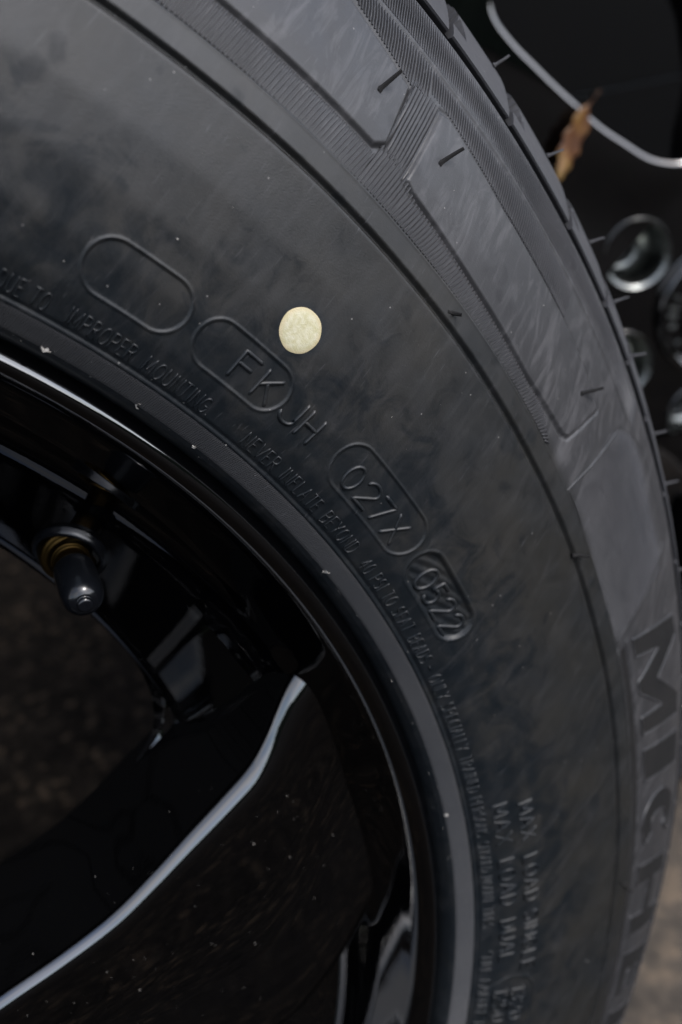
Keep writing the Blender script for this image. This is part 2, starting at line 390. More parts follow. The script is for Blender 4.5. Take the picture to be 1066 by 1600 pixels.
def bead(mb, path, w, H, h0=0.0, step=.0005, flat=0.5):
    """half-round raised stroke along path [(t deg, r)] on the sidewall"""
    p = np.array([(math.radians(a) * .245, b) for a, b in path])
    out = [p[0]]
    for a, b in zip(p[:-1], p[1:]):
        n = max(1, int(np.linalg.norm(b - a) / step))
        for k in range(1, n + 1): out.append(a + (b - a) * k / n)
    p = np.array(out)
    if len(p) < 2: return
    closed = np.linalg.norm(p[0] - p[-1]) < 1e-6
    d = np.gradient(p, axis=0)
    if closed: d[0] = d[-1] = (p[1] - p[0]) + (p[-1] - p[-2])
    d /= np.linalg.norm(d, axis=1)[:, None] + 1e-12
    nrm = np.stack([-d[:, 1], d[:, 0]], 1)
    sec = [(-.5, -.05), (-.42, .55), (-.5 * flat * .6, .95), (0, 1.0), (.5 * flat * .6, .95), (.42, .55), (.5, -.05)]
    if not closed:   # rounded ends
        e0 = p[0] - d[0] * w * .42; e1 = p[-1] + d[-1] * w * .42
        p = np.vstack([e0, p, e1]); nrm = np.vstack([nrm[:1], nrm, nrm[-1:]])
        sc = np.ones(len(p)); sc[0] = sc[-1] = .45
        hs = np.ones(len(p)); hs[0] = hs[-1] = .0
    else: sc = hs = np.ones(len(p))
    V = []
    for (o, hh) in sec:
        q = p + nrm * (o * w * sc)[:, None]
        V.append(surf(np.degrees(q[:, 0] / .245), q[:, 1], h0 + H * (hh * hs if hh > 0 else hh * np.ones(len(p)))))
    V = np.stack(V, 1); n, m = V.shape[:2]
    F = []
    for i in range(n - 1):
        for j in range(m - 1):
            F.append((i * m + j, i * m + j + 1, (i + 1) * m + j + 1, (i + 1) * m + j))
    mb.add(V.reshape(-1, 3), F)

def text_width(s, gap, space): return sum((space if c == ' ' else G[c][0] + gap) for c in s) - gap
def text(s, t0, t1, r0, height, w, H, parent, name, gap=.28, space=.62, mat_=None, each=False, h0=0.0, jit=0.0):
    """lettering that reads clockwise from t0 to t1 (degrees), tops outward"""
    tot = text_width(s, gap, space); k = (t0 - t1) / tot
    x = 0; mb = Mesh(); obs = []
    for c in s:
        if c == ' ': x += space; continue
        gw, st = G[c]
        if each: mb = Mesh()
        sl_ = random.uniform(-jit, jit)
        for path in st:
            bead(mb, [(t0 - k * (x + px), r0 + (py + sl_ * px) * height) for px, py in path], w, H, h0)
        if each: obs.append(link(name, pydata(name, mb.v, mb.f), mat_ or M_RUB, parent))
        x += gw + gap
    if not each: obs.append(link(name, pydata(name, mb.v, mb.f), mat_ or M_RUB, parent))
    return obs

def ridge(mb, ta, ra, tb, rb, w, H, n=4, h0=-2e-5, taper=True):
    """one moulded rib from (ta, ra) to (tb, rb)"""
    s = np.linspace(0, 1, n + 1); t = ta + (tb - ta) * s; r = ra + (rb - ra) * s
    rm = (ra + rb) / 2
    dx = math.radians(tb - ta) * rm; dy = rb - ra; L = math.hypot(dx, dy); nx, ny = -dy / L, dx / L
    hs = np.ones(n + 1)
    if taper: hs[0] = hs[-1] = .35
    V = []
    for o, hh in ((-.5, 0), (-.22, 1), (.22, 1), (.5, 0)):
        V.append(surf(t + math.degrees(nx * o * w / rm), r + ny * o * w, h0 + H * hh * hs))
    V = np.stack(V, 1); m = 4
    mb.add(V.reshape(-1, 3), [(i * m + j, i * m + j + 1, (i + 1) * m + j + 1, (i + 1) * m + j) for i in range(n) for j in range(3)] + [(0, 1, 2, 3), (n * m + 3, n * m + 2, n * m + 1, n * m)])

def patch(poly, tmap, H, parent, name, m, cut=.0012):
    """raised plate with a polygonal outline (flat metres x,y), bent onto the sidewall"""
    bm = bmesh.new()
    f = bm.faces.new([bm.verts.new((x, y, 0)) for x, y in poly])
    xs = [p[0] for p in poly]; ys = [p[1] for p in poly]
    for axis, lo, hi, c in ((0, min(xs), max(xs), cut), (1, min(ys), max(ys), cut * 2)):
        q = lo + c
        while q < hi - 1e-6:
            co = [0, 0, 0]; co[axis] = q; no = [0, 0, 0]; no[axis] = 1
            bmesh.ops.bisect_plane(bm, geom=bm.verts[:] + bm.edges[:] + bm.faces[:], plane_co=co, plane_no=no); q += c
    top = bm.faces[:]
    r = bmesh.ops.extrude_face_region(bm, geom=top)
    for v in r['geom']:
        if isinstance(v, bmesh.types.BMVert): v.co.z = H
    bmesh.ops.triangulate(bm, faces=[f for f in bm.faces if len(f.verts) > 4])
    for v in bm.verts:
        tt, rr = tmap(v.co.x, v.co.y); v.co = Vector(surf(tt, rr, v.co.z - 5e-5))
    bmesh.ops.recalc_face_normals(bm, faces=bm.faces[:])
    me = bpy.data.meshes.new(name); bm.to_mesh(me); bm.free()
    return link(name, me, m, parent, 35)

# ------------------------------------------------------------------ tread block
BP = np.array([(.3268, .0790), (.3269, .0826), (.3271, .0835), (.3275, .0838), (.3285, .0829), (.3300, .08125), (.3315, .0795), (.3330, .07765), (.3345, .0758), (.3360, .0739), (.3375, .0720), (.3388, .0702), (.3398, .0684), (.3406, .0662), (.3413, .0630), (.3420, .0580), (.3425, .0500), (.3429, .035), (.3431, .010)])
def block_mesh(deg):
    """shoulder block from angle 0 downwards: a scooped start, a rounded lobe at its end"""
    st = np.concatenate([np.linspace(0, .27, 28), [.33, .4, .5, .6, .7, .78, .84, .89, .93, .96, .98, .992, 1.0]])
    mmL = math.radians(deg) * .335
    P = []
    for s in st:
        pr = BP.copy()
        sb = np.interp(pr[:, 0], [.3318, .3328, .3350, .3380, .3402, .344], [-.02, .215, .195, .15, .085, .075]) * (.0235 / mmL) ** .5
        dep = .0078 * ss(sb - s, -.004, .008)
        pr[:, 0] -= dep * .75; pr[:, 1] -= dep * .65
        q = np.clip((BP[:, 0] - .3345) / .007, 0, 1)
        edge = 1 - .0030 / mmL * q ** 2 * ss(s, .55, 1)
        k = 1 - .10 * ss(s, .97, 1.0) ** 2
        pr = np.array([.3290, .070]) + (pr - np.array([.3290, .070])) * k
        a = -math.radians(deg) * s * edge
        P.append(np.stack([pr[:, 0] * np.cos(a), pr[:, 0] * np.sin(a), pr[:, 1]], -1))
    P = np.array(P)
    me = grid_mesh('tread_block', P)
    bm = bmesh.new(); bm.from_mesh(me); bm.verts.ensure_lookup_table(); nv = P.shape[1]; nu = P.shape[0]
    for row in (0, nu - 1):
        bm.faces.new([bm.verts[row * nv + j] for j in range(nv)])
    bmesh.ops.recalc_face_normals(bm, faces=bm.faces[:]); bm.to_mesh(me); bm.free()
    return me

def whisker(root, tip, w, parent, bend=0.0, m_=None):
    root = np.array(root); tip = np.array(tip); d = tip - root; L = np.linalg.norm(d); d /= L
    a = np.cross(d, [0, 0, 1.0]); a /= np.linalg.norm(a); b = np.cross(d, a)
    V = []; n = 7; m = 6
    for i in range(n + 1):
        s = i / n; c = root + d * L * s + b * bend * L * math.sin(s * math.pi); rad = w * (1.25 - .35 * s) * (1.7 if i == 0 else 1)
        for j in range(m):
            q = j / m * 2 * math.pi; V.append(c + (a * math.cos(q) + b * math.sin(q)) * rad)
    F = [(i * m + j, i * m + (j + 1) % m, (i + 1) * m + (j + 1) % m, (i + 1) * m + j) for i in range(n) for j in range(m)] + [tuple(n * m + j for j in range(m))]
    return link('vent_whisker', pydata('vent_whisker', V, F), m_ or M_VEL, parent, 50)

# ------------------------------------------------------------------ rim shared shapes
SPOKE_L = [(.2200, 71.6), (.2120, 70.7), (.2045, 69.6), (.199, 68.4), (.193, 66.9), (.186, 65.5), (.176, 64.4), (.165, 63.2), (.153, 61.6), (.140, 59.9), (.125, 58.8), (.110, 58.0), (.097, 56.8), (.088, 54.5), (.0815, 50.5), (.0785, 46), (.074, 44)]
SPOKE_R = [(.2200, 49.0), (.2120, 46.3), (.2075, 44.6), (.204, 43.2), (.198, 41.0), (.186, 37.4), (.174, 36.2), (.160, 35.2), (.1435, 34.2), (.128, 32.8), (.116, 31.0), (.102, 27.5), (.0895, 23.0), (.0825, 18.0), (.0785, 10), (.074, 8)]
ZF, ZB = .080, .038

SPOKE_R2 = [(.2420, 26.5), (.2250, 27.8), (.2150, 30.0), (.2090, 32), (.204, 33.6), (.198, 35.8), (.188, 37.3), (.174, 37.4), (.160, 36.8), (.146, 36), (.132, 34.8), (.118, 33.3), (.104, 30.3), (.0905, 26), (.0825, 19.5), (.0785, 11), (.074, 8)]
def spoke_mesh(s, right=SPOKE_R, left=SPOKE_L, b0=.0040, b1=.0030, M=90):
    """spoke as a grid: stations from rim to hub, across each one wall, rounded edge, face, rounded edge, wall"""
    ed = []
    for pts in (left, right):
        q = smooth_prof([(r * math.cos(a * D2R), r * math.sin(a * D2R)) for r, a in pts], 8)
        L = np.concatenate([[0], np.cumsum(np.linalg.norm(np.diff(q, axis=0), axis=1))]); L /= L[-1]
        u = np.linspace(0, 1, M); ed.append((np.stack([np.interp(u, L, q[:, 0]), np.interp(u, L, q[:, 1])], 1)))
    A, B = ed
    def outward(P, sgn):
        t = np.gradient(P, axis=0); t /= np.linalg.norm(t, axis=1)[:, None]
        return np.stack([-t[:, 1], t[:, 0]], 1) * sgn
    nA = outward(A, 1); nA *= np.sign(((A - B) * nA).sum(1))[:, None]
    nB = outward(B, 1); nB *= np.sign(((B - A) * nB).sum(1))[:, None]
    width = np.linalg.norm(A - B, axis=1)
    rad = np.linalg.norm((A + B) / 2, axis=1)
    bev = np.minimum(b0 + b1 * ss(rad, .11, .21), width * .25)[:, None]
    cols = []
    def wall(P, n):
        return [np.hstack([P + n * o - n * .0, np.full((M, 1), z)]) for o, z in ((.0010, ZB - .002), (.0030, ZB), (.0024, .046), (.0014, .056), (.0005, .066))]
    def roll(P, n):
        return [np.hstack([P - n * bev * (1 - math.sin(a)), ZF - bev * .8 * (1 - math.cos(a))]) for a in np.linspace(math.pi / 2, 0, 14)]
    cols += wall(A, nA) + roll(A, nA)
    a0 = cols[-1]; bcol = roll(B, nB); e0 = bcol[-1]
    for k in range(1, 12):
        f = k / 12; c = a0 * (1 - f) + e0 * f; c[:, 2] -= .0022 * math.sin(math.pi * f) ** 2; cols.append(c)
    cols += bcol[::-1] + wall(B, nB)[::-1]
    P = np.stack(cols, 1) * s
    me = grid_mesh('spoke', P)
    bm = bmesh.new(); bm.from_mesh(me); bmesh.ops.recalc_face_normals(bm, faces=bm.faces[:]); bm.to_mesh(me); bm.free()
    return me

_lip = smooth_prof([(.2238, .0880), (.2239, .0912), (.2236, .0929), (.2229, .0943), (.2218, .0955), (.2205, .0963), (.2192, .0964), (.2180, .0956), (.2164, .0936), (.2146, .0900), (.2127, .0862), (.2108, .0824)], 3)
BARREL = [(.2236, .0800)] + [tuple(p) for p in _lip] + [
    (.2095, .0798), (.2084, .0770), (.2072, .0740), (.2040, .0672), (.1985, .0620), (.1900, .0545), (.1815, .0470), (.1790, .0446),
     (.1784, .0437), (.1786, .0425), (.1800, .0395), (.1900, .0400), (.2050, .0410), (.2085, .0350), (.2090, 0), (.2090, -.060), (.2110, -.078), (.2180, -.084), (.2215, -.0860), (.2237, -.0930), (.2245, -.0900), (.2240, -.080), (.2130, -.070), (.2120, 0), (.2130, .070), (.2236, .0800)]

def hub_mesh(s, lug_angles):
    """centre disc with bored lug recesses"""
    prof = [(.0, .0775)] + [(.0345, .0775)] + [(.0745, .0775), (.0752, .0770), (.0755, .0762), (.0758, .040), (.0, .038)]
    me = lathe('hub', [(max(r, 1e-5), z) for r, z in prof], 96)
    me.transform(Matrix.Scale(s, 4))
    bm = bmesh.new(); bm.from_mesh(me); bmesh.ops.remove_doubles(bm, verts=bm.verts[:], dist=1e-4); bmesh.ops.recalc_face_normals(bm, faces=bm.faces[:]); bm.to_mesh(me); bm.free()
    if not lug_angles: return me
    cut = bmesh.new()
    for a in lug_angles:
        x, y = .057 * math.cos(a * D2R), .057 * math.sin(a * D2R)
        bmesh.ops.create_cone(cut, cap_ends=True, segments=40, radius1=.0150 * s, radius2=.0170 * s, depth=.030 * s, matrix=Matrix.Translation((x * s, y * s, .066 * s)))
    cme = bpy.data.meshes.new('cut'); cut.to_mesh(cme); cut.free()
    A = bpy.data.objects.new('tmp_a', me); B = bpy.data.objects.new('tmp_b', cme); COL.objects.link(A); COL.objects.link(B)
    md = A.modifiers.new('b', 'BOOLEAN'); md.operation = 'DIFFERENCE'; md.object = B; md.solver = 'EXACT'
    dg = bpy.context.evaluated_depsgraph_get(); res = bpy.data.meshes.new_from_object(A.evaluated_get(dg)); res.name = 'hub'
    bpy.data.objects.remove(A); bpy.data.objects.remove(B)
    return res

# ================================================================== GROUND
def sheet(name, x0, x1, y0, y1, z, m, n=1):
    xs = np.linspace(x0, x1, n + 1); ys = np.linspace(y0, y1, n + 1)
    P = np.stack(np.meshgrid(xs, ys, indexing='ij') + [np.full((n + 1, n + 1), z)], -1)
    o = link(name, grid_mesh(name, P), m); o['kind'] = 'structure'; return o
sheet('ground', -60, 60, -60, 60, 0, mat_ground())
sheet('path', .38, 3.0, -.03, .62, .004, mat_pale_ground())  # paler brown strip of ground, laid just above the rest

# ================================================================== OUR WHEEL
wheel = empty('car_wheel', MW, 'black alloy wheel with a new tyre, yellow dot on its sidewall, nearest to the viewer', 'wheel', 'gloss black wheels')
def root_of(name, m, me=None): return link(name, me, m, wheel)

# ---- tyre: fine sidewall in view, plain elsewhere
def tyre_carcass():
    # sector in view
    tv = np.linspace(26, 113, 1500)
    rv = np.concatenate([np.linspace(.2232, .2300, 34), np.linspace(.2303, .2500, 92), np.linspace(.2503, .2770, 70), np.linspace(.2773, .2912, 72), np.linspace(.2915, .3225, 104), np.linspace(.3227, .3268, 26)])
    T, Rr = np.meshgrid(tv, rv, indexing='ij')
    return grid_mesh('tyre', surf(T, Rr, heights(T, Rr)))
tyre = root_of('tyre', M_RUB, tyre_carcass())
# the rest of the sidewall, same profile
tv = np.linspace(113, 386, 260); rv = np.concatenate([np.linspace(.2232, .2300, 10), np.linspace(.231, .276, 24), np.linspace(.277, .285, 24), np.linspace(.286, .3225, 20), np.linspace(.323, .3268, 8)])
T, Rr = np.meshgrid(tv, rv, indexing='ij')
Tm = np.where(T > 200, 20.0, 120.0) * 0 + 150.0
link('sidewall', grid_mesh('sidewall', surf(T, Rr, heights(Tm, Rr))), M_RUB, tyre)
# shoulder slot, tread base and inner side
carc = smooth_prof([(.3262, .0838), (.3266, .0800), (.3290, .0770), (.3325, .0720), (.3350, .0660), (.3362, .050), (.3365, .0), (.3362, -.05), (.3330, -.074), (.3260, -.085), (.305, -.0962), (.278, -.106), (.245, -.1069), (.2298, -.102), (.2244, -.094)], 4)
o = link('tread_base', lathe('tread_base', carc, 220), M_TRD, tyre)

# ---- shoulder blocks with sampled spacing in view
edges = [112.0, 107.8, 103.5, 99.6, 95.4, 91.0, 86.75, 81.4, 77.15, 73.85, 70.5, 65.9, 61.6, 57.5, 53.9, 49.3, 45.0, 41.3, 37.6, 33.4, 29.1, 25.0]
t_ = 25.0
while t_ > 112.0 - 360 + 5: t_ -= 4.14; edges.append(t_)
edges[-1] = 112.0 - 360
cache = {}
for a, b in zip(edges[:-1], edges[1:]):
    d = round(a - b - .24, 1)
    if d not in cache: cache[d] = block_mesh(d)
    ob = link('tread_block', cache[d], M_TRD, tyre, 32); ob.rotation_euler = (0, 0, math.radians(a - .12))

# ---- moulded ribs
def bead_ribs():
    n = 720; per = 5
    t = np.linspace(27, 112, n * per + 1)
    ph = np.arange(n * per + 1) % per
    hh = np.array([0, 0.10, .17, .17, .10])[ph] * 1e-3
    rv = np.array([.22552, .2257, .2262, .2275, .2288, .2294, .22965])
    env = np.array([-.2, .7, 1, 1, 1, .7, -.2])
    Tm, Rm = np.meshgrid(t, rv, indexing='ij')
    return grid_mesh('bead_ribs', surf(Tm, Rm, hh[:, None] * np.abs(env)[None] + np.where(env < 0, -4e-5, 2e-5)[None]))
o = link('bead_ribs', bead_ribs(), M_BEAD, tyre); o['kind'] = 'stuff'

mb = Mesh()                                           # ribs between the ring and the pads
t = 108.0
while t > 76.6:
    r1 = .2906 if t > 92.4 else (.2935 if t > 90.3 else float(np.interp(t, [76, 79.9, 85, 89.8, 90.3], [.2893, .2877, .2887, .2903, .2912])))
    if t < 78.5: r1 = .2842 + (r1 - .2842) * (t - 76.3) / 2.2
    ridge(mb, t, .2841, t - .35, r1, .00062, .00040); t -= .192
for k in range(12):                                   # channel between the two pads
    tt = 92.2 - k * .168
    ridge(mb, min(tt + .25, 92.0), .2925 + .0004 * (k % 2), min(tt - .02, 91.75), .3105, .00055, .00036, 10)
o = link('flame_ribs', pydata('flame_ribs', mb.v, mb.f), M_RIB, tyre, 40); o['kind'] = 'stuff'
mb = Mesh(); t = 106.0                                # slanted ribs outside the pads
while t > 79.6:
    r0 = .3122 if t > 95.3 else (float(np.interp(t, [91.9, 95.3], [.3080, .3118])) if t > 91.9 else (.3092 if t > 91.0 else float(np.interp(t, [80.3, 85.6, 89.8, 91], [.3081, .3089, .3112, .3112]))))
    ridge(mb, t - .16, r0 + .0003, t + .16, .3163, .00050, .00046, 3); t -= .150
o = link('slanted_ribs', pydata('slanted_ribs', mb.v, mb.f), M_RIB, tyre, 40); o['kind'] = 'stuff'
mb = Mesh(); t = 106.0                                # finest ribs next to the shoulder slot
while t > 71.5:
    ridge(mb, t - .18, .3174, t + .18, .3249, .00042, .00062 * min(1, (t - 71) / 5), 2); t -= .128
o = link('shoulder_ribs', pydata('shoulder_ribs', mb.v, mb.f), M_RIB, tyre, 40); o['kind'] = 'stuff'
mb = Mesh(); t = 73.0                                 # finely ribbed panel that opens the name field
while t > 63.2:
    r0 = max(.2842, .2842 + (t - 72.4) * .011 if t > 72.4 else .2842)
    r1 = .3175 if t < 71.5 else .3175 - (t - 71.5) * .006
    ridge(mb, t, r0, t - .1, min(r1, .3175), .00050, .00036, 8, -2.7e-4); t -= .150
o = link('panel_ribs', pydata('panel_ribs', mb.v, mb.f), M_RIB, tyre, 40); o['kind'] = 'stuff'
mb = Mesh()
for pts in ([(73.45, .2843), (72.9, .2986), (72.55, .3090)], [(73.4, .2845), (72.0, .2846), (69.6, .2836)]):
    bead(mb, pts, .0006, .00022)
link('panel_border', pydata('panel_border', mb.v, mb.f), M_RUB, tyre)

# ---- vent whiskers (moulding spews)
def frame(r, t):
    p = surf(t, r, 0.0); a = math.radians(t)
    et = np.array([-math.sin(a), math.cos(a), 0]); tr = surf(t, r + 2e-4, 0.0) - surf(t, r - 2e-4, 0.0); tr /= np.linalg.norm(tr)
    nn = surf(t, r, 1e-3) - p; nn /= np.linalg.norm(nn); return p, tr, et, nn
for r, t, h, b, c, bend, w in ((.301, 93.1, 4, 4.12, -.81, 0, .00042), (.3009, 89.35, 4, 4.21, -1.29, .03, .00042), (.3012, 76.37, 4, 4.24, -2.18, -.02, .00042),
                               (.2802, 85.46, 2.5, .62, -1.54, .18, .0004), (.2777, 70.28, 2.5, 3.23, -2.24, .1, .0004), (.2796, 45.9, 2, 5.8, -6.6, .06, .00038)):
    p, tr, et, nn = frame(r, t)
    whisker(p + nn * 2e-4, p + (nn * h + tr * b + et * c) * 1e-3, w, tyre, bend)
for t in (103.1, 98.9, 92.4, 87.81, 83.3, 78.72, 75.42, 72.34, 67.67, 64.55, 59.0, 54.8):
    a = math.radians(t); er = np.array([math.cos(a), math.sin(a), 0]); et = np.array([-math.sin(a), math.cos(a), 0])
    p = er * .3388 + np.array([0, 0, .0705])
    whisker(p, p + er * (.0040 + random.uniform(-.0004, .0006)) + np.array([0, 0, .0012]) - et * random.uniform(.0008, .0016), .00032, tyre, random.uniform(-.05, .05), M_TRD)

# ---- balance dot
mb = Mesh(); V = [surf(90.6, .255, .00016)]; nseg = 120
for ring, hh in ((.5, .00015), (.9, .00012), (1.0, -.00004)):
    for k in range(nseg):
        q = 2 * math.pi * k / nseg; rad = .00465 * ring * (1 + .010 * math.sin(3 * q + 1) + .006 * math.sin(7 * q))
        V.append(surf(90.6 + math.degrees(rad * math.cos(q) / .255), .255 + rad * .97 * math.sin(q), hh))
F = [(0, 1 + k, 1 + (k + 1) % nseg) for k in range(nseg)]
for i in range(2):
    F += [(1 + i * nseg + k, 1 + (i + 1) * nseg + k, 1 + (i + 1) * nseg + (k + 1) % nseg, 1 + i * nseg + (k + 1) % nseg) for k in range(nseg)]
o = link('balance_dot', pydata('balance_dot', V, F), M_DOT, tyre); o['label'] = 'round pale yellow paint dot'

# ---- writing
HC = .0056
def glyphs(s, spans, r0, w, H, name, h0=0.0, height=HC, jit=0):
    for c, (ta, tb) in zip(s, spans):
        gw = G[c][0]; mb = Mesh()
        for path in G[c][1]:
            bead(mb, [(ta + (tb - ta) * px / gw, r0 + py * height) for px, py in path], w, H, h0)
        link(name, pydata(name, mb.v, mb.f), M_RUB, tyre)
glyphs('FK', [(91.95, 91.0), (90.5, 89.55)], .2400, .00085, .00042, 'embossed_letter', -.00012)
glyphs('JH', [(88.75, 87.85), (87.45, 86.62)], .2400, .00085, .00048, 'embossed_letter')
glyphs('027X', [(83.75, 82.85), (82.45, 81.45), (81.15, 80.2), (79.75, 78.78)], .2395, .00085, .00046, 'embossed_letter', -.00012)
glyphs('0522', [(75.75, 74.85), (74.5, 73.75), (73.35, 72.55), (72.1, 71.3)], .2389, .00110, .00055, 'date_digit', -.00075, .0060)
SM = dict(r0=.2315, height=.0031, w=.00030, H=.00036)
text('DUE TO', 102.3, 100.1, parent=tyre, name='small_lettering', **SM)
text('IMPROPER', 99.15, 95.85, parent=tyre, name='small_lettering', **SM)
text('MOUNTING.', 95.2, 91.3, parent=tyre, name='small_lettering', **SM)
text('NEVER', 89.0, 86.7, parent=tyre, name='small_lettering', **SM)
text('INFLATE', 86.1, 83.2, parent=tyre, name='small_lettering', **SM)
text('BEYOND', 82.6, 79.7, parent=tyre, name='small_lettering', **SM)
text('40 PSI TO SEAT', 78.7, 73.0, parent=tyre, name='small_lettering', **SM)
text('BEADS -', 72.4, 69.5, parent=tyre, name='small_lettering', **SM)
text('ONLY SPECIALLY TRAINED PERSONS', 69.0, 55.0, parent=tyre, name='small_lettering', **SM)
text('SHOULD MOUNT TIRES.', 54.4, 46.6, parent=tyre, name='small_lettering', **SM)
text('*TIRE FAILURE DUE TO', 44.6, 35.0, parent=tyre, name='small_lettering', **SM)
ML = dict(height=.0044, w=.00050, H=.00060, parent=tyre, name='load_lettering')
for s, a, b in (('MAX', 56.7, 53.6), ('LOAD', 52.2, 48.4), ('SINGLE', 47.4, 42.5)): text(s, a, b, .2434, **ML)
for s, a, b in (('MAX', 57.3, 53.9), ('LOAD', 52.5, 48.6), ('DUAL', 47.2, 43.6)): text(s, a, b, .2364, **ML)
text('1320 KG', 41.0, 35.6, .2412, **ML); text('1250 KG', 41.0, 35.6, .2360, **ML)

# the maker's name: bold matt letters on the smooth outer field
def bold(c, w, h):
    b = h * .30; s = h * .17
    if c == 'M': return [(0, 0), (b * .82, 0), (b * .95, h * .50), (w * .5 - b * .28, 0), (w * .5 + b * .28, 0), (w - b * .95, h * .50), (w - b * .82, 0), (w, 0), (w, h), (w - b * .95, h), (w * .5, h * .42), (b * .95, h), (0, h)]
    if c == 'I': return [(0, 0), (w, 0), (w, h), (0, h)]
    if c == 'H': return [(0, 0), (b, 0), (b, h * .38), (w - b, h * .38), (w - b, 0), (w, 0), (w, h), (w - b, h), (w - b, h * .62), (b, h * .62), (b, h), (0, h)]
    if c == 'E': return [(0, 0), (w, 0), (w, h * .24), (b, h * .24), (b, h * .39), (w * .92, h * .39), (w * .92, h * .61), (b, h * .61), (b, h * .76), (w, h * .76), (w, h), (0, h)]
    if c == 'L': return [(0, 0), (w, 0), (w, h * .24), (b, h * .24), (b, h), (0, h)]
    if c == 'N': return [(0, 0), (b * .8, 0), (b * .8, h * .5), (w - b * .9, 0), (w, 0), (w, h), (w - b * .8, h), (w - b * .8, h * .5), (b * .9, h), (0, h)]
    if c == 'C':
        o = [(w * .56 + w * .56 * math.cos(q * D2R), h * .5 + h * .5 * math.sin(q * D2R)) for q in range(50, 311, 13)]
        i = [(w * .60 + (w * .60 - b) * math.cos(q * D2R), h * .5 + h * .25 * math.sin(q * D2R)) for q in range(310, 49, -13)]
        return o + i
RN, HN = .2918, .0268
for c, a, b in (('M', 62.0, 55.2), ('I', 54.05, 51.75), ('C', 50.5, 46.6), ('H', 45.3, 39.9), ('E', 38.5, 35.0), ('L', 33.8, 30.6), ('I', 29.6, 27.4), ('N', 26.3, 21)):
    w = math.radians(a - b) * .305
    pl = bold(c, w, HN); mbo = Mesh()
    bead(mbo, [(a - math.degrees((x + .50 * y) / .305), RN + y) for x, y in pl + pl[:1]], .00062, .00046, 0.0, .0008)
    link('letter_outline', pydata('letter_outline', mbo.v, mbo.f), M_RUB, tyre)
    patch(pl, lambda x, y, a=a: (a - math.degrees((x + .50 * y) / .305), RN + y), .00030, tyre, 'brand_letter', M_VEL)
def stripe(ta, tb, ra, rb):
    t = np.linspace(ta, tb, 160); r = np.linspace(ra, rb, 4)
    Tm, Rm = np.meshgrid(t, r, indexing='ij'); link('matt_stripe', grid_mesh('matt_stripe', surf(Tm, Rm, np.full(Tm.shape, .00012))), M_VEL, tyre)
stripe(62.2, 22, .2855, .2880)

# ---- rim
rim = root_of('rim', M_BLK, lathe('rim', BARREL, 360))
rim.data.set_sharp_from_angle(angle=50 * D2R)
def fillet_mesh():
    inner = [(.1785, 80), (.1783, 76.5), (.1783, 73.2), (.1766, 69.8), (.1725, 66.6), (.1655, 64.6), (.158, 63.2)]
    outer = [(.1870, 79), (.1890, 75.5), (.1900, 71.5), (.1900, 67.0), (.1830, 63.0), (.168, 60.5), (.158, 59.6)]
    def xy(p): return smooth_prof([(r * math.cos(a * D2R), r * math.sin(a * D2R)) for r, a in p], 6)
    A, B = xy(inner), xy(outer); rows = []
    for f, z in ((.3, .0395), (.0, .0432), (.5, .0432), (1.0, .0432)):
        rows.append(np.hstack([A * (1 - f) + B * f, np.full((len(A), 1), z)]))
    return grid_mesh('web', np.stack(rows, 1))
wmesh = fillet_mesh()
for k in range(6):
    o = link('web', wmesh, M_BLK, rim, smooth=False); o.rotation_euler = (0, 0, k * math.pi / 3)
smesh = spoke_mesh(1.0)
for k in range(6):
    o = link('spoke', smesh, M_BLK, rim, 35); o.rotation_euler = (0, 0, k * math.pi / 3)
link('hub', hub_mesh(1.0, None), M_BLK, rim, 35)

# ---- valve: angled stem in the cone of the rim, brass body, dark cap
def axis_matrix(p, d):
    d = Vector(d).normalized(); q = d.to_track_quat('Z', 'Y'); m = q.to_matrix().to_4x4(); m.translation = Vector(p); return m
VT = 86.2 * D2R
er = Vector((math.cos(VT), math.sin(VT), 0)); et = Vector((-math.sin(VT), math.cos(VT), 0)); ez = Vector((0, 0, 1))
vroot = er * .1877 + ez * .0540
vdir = (er * -.145 + ez)
stem = link('valve_stem', lathe('valve_stem', smooth_prof([(.0070, -.004), (.0068, .0005), (.0052, .0012), (.0046, .0030), (.0036, .0036), (.0035, .012)], 4), 40), M_BRS, rim)
stem.matrix_local = axis_matrix(vroot, vdir)
cp = [(.0001, .0242), (.0012, .0242), (.0017, .0238), (.0018, .0232), (.0024, .0230), (.0033, .0224), (.0042, .0212), (.0047, .0195), (.00485, .0175), (.0048, .0085), (.0045, .0080), (.0040, .0080)]
cap = link('valve_cap', lathe('valve_cap', smooth_prof(cp, 4), 56), M_CAP, rim); cap.matrix_local = axis_matrix(vroot, vdir)
gro = link('valve_seat', lathe('valve_seat', [(.0070, -.001), (.0075, .0005), (.0084, .0007), (.0090, .0002), (.0093, -.002)], 48), M_BLK, rim); gro.matrix_local = axis_matrix(vroot, er * -.68 + ez * .73); gro.data.materials.clear(); gro.data.materials.append(M_CAP)

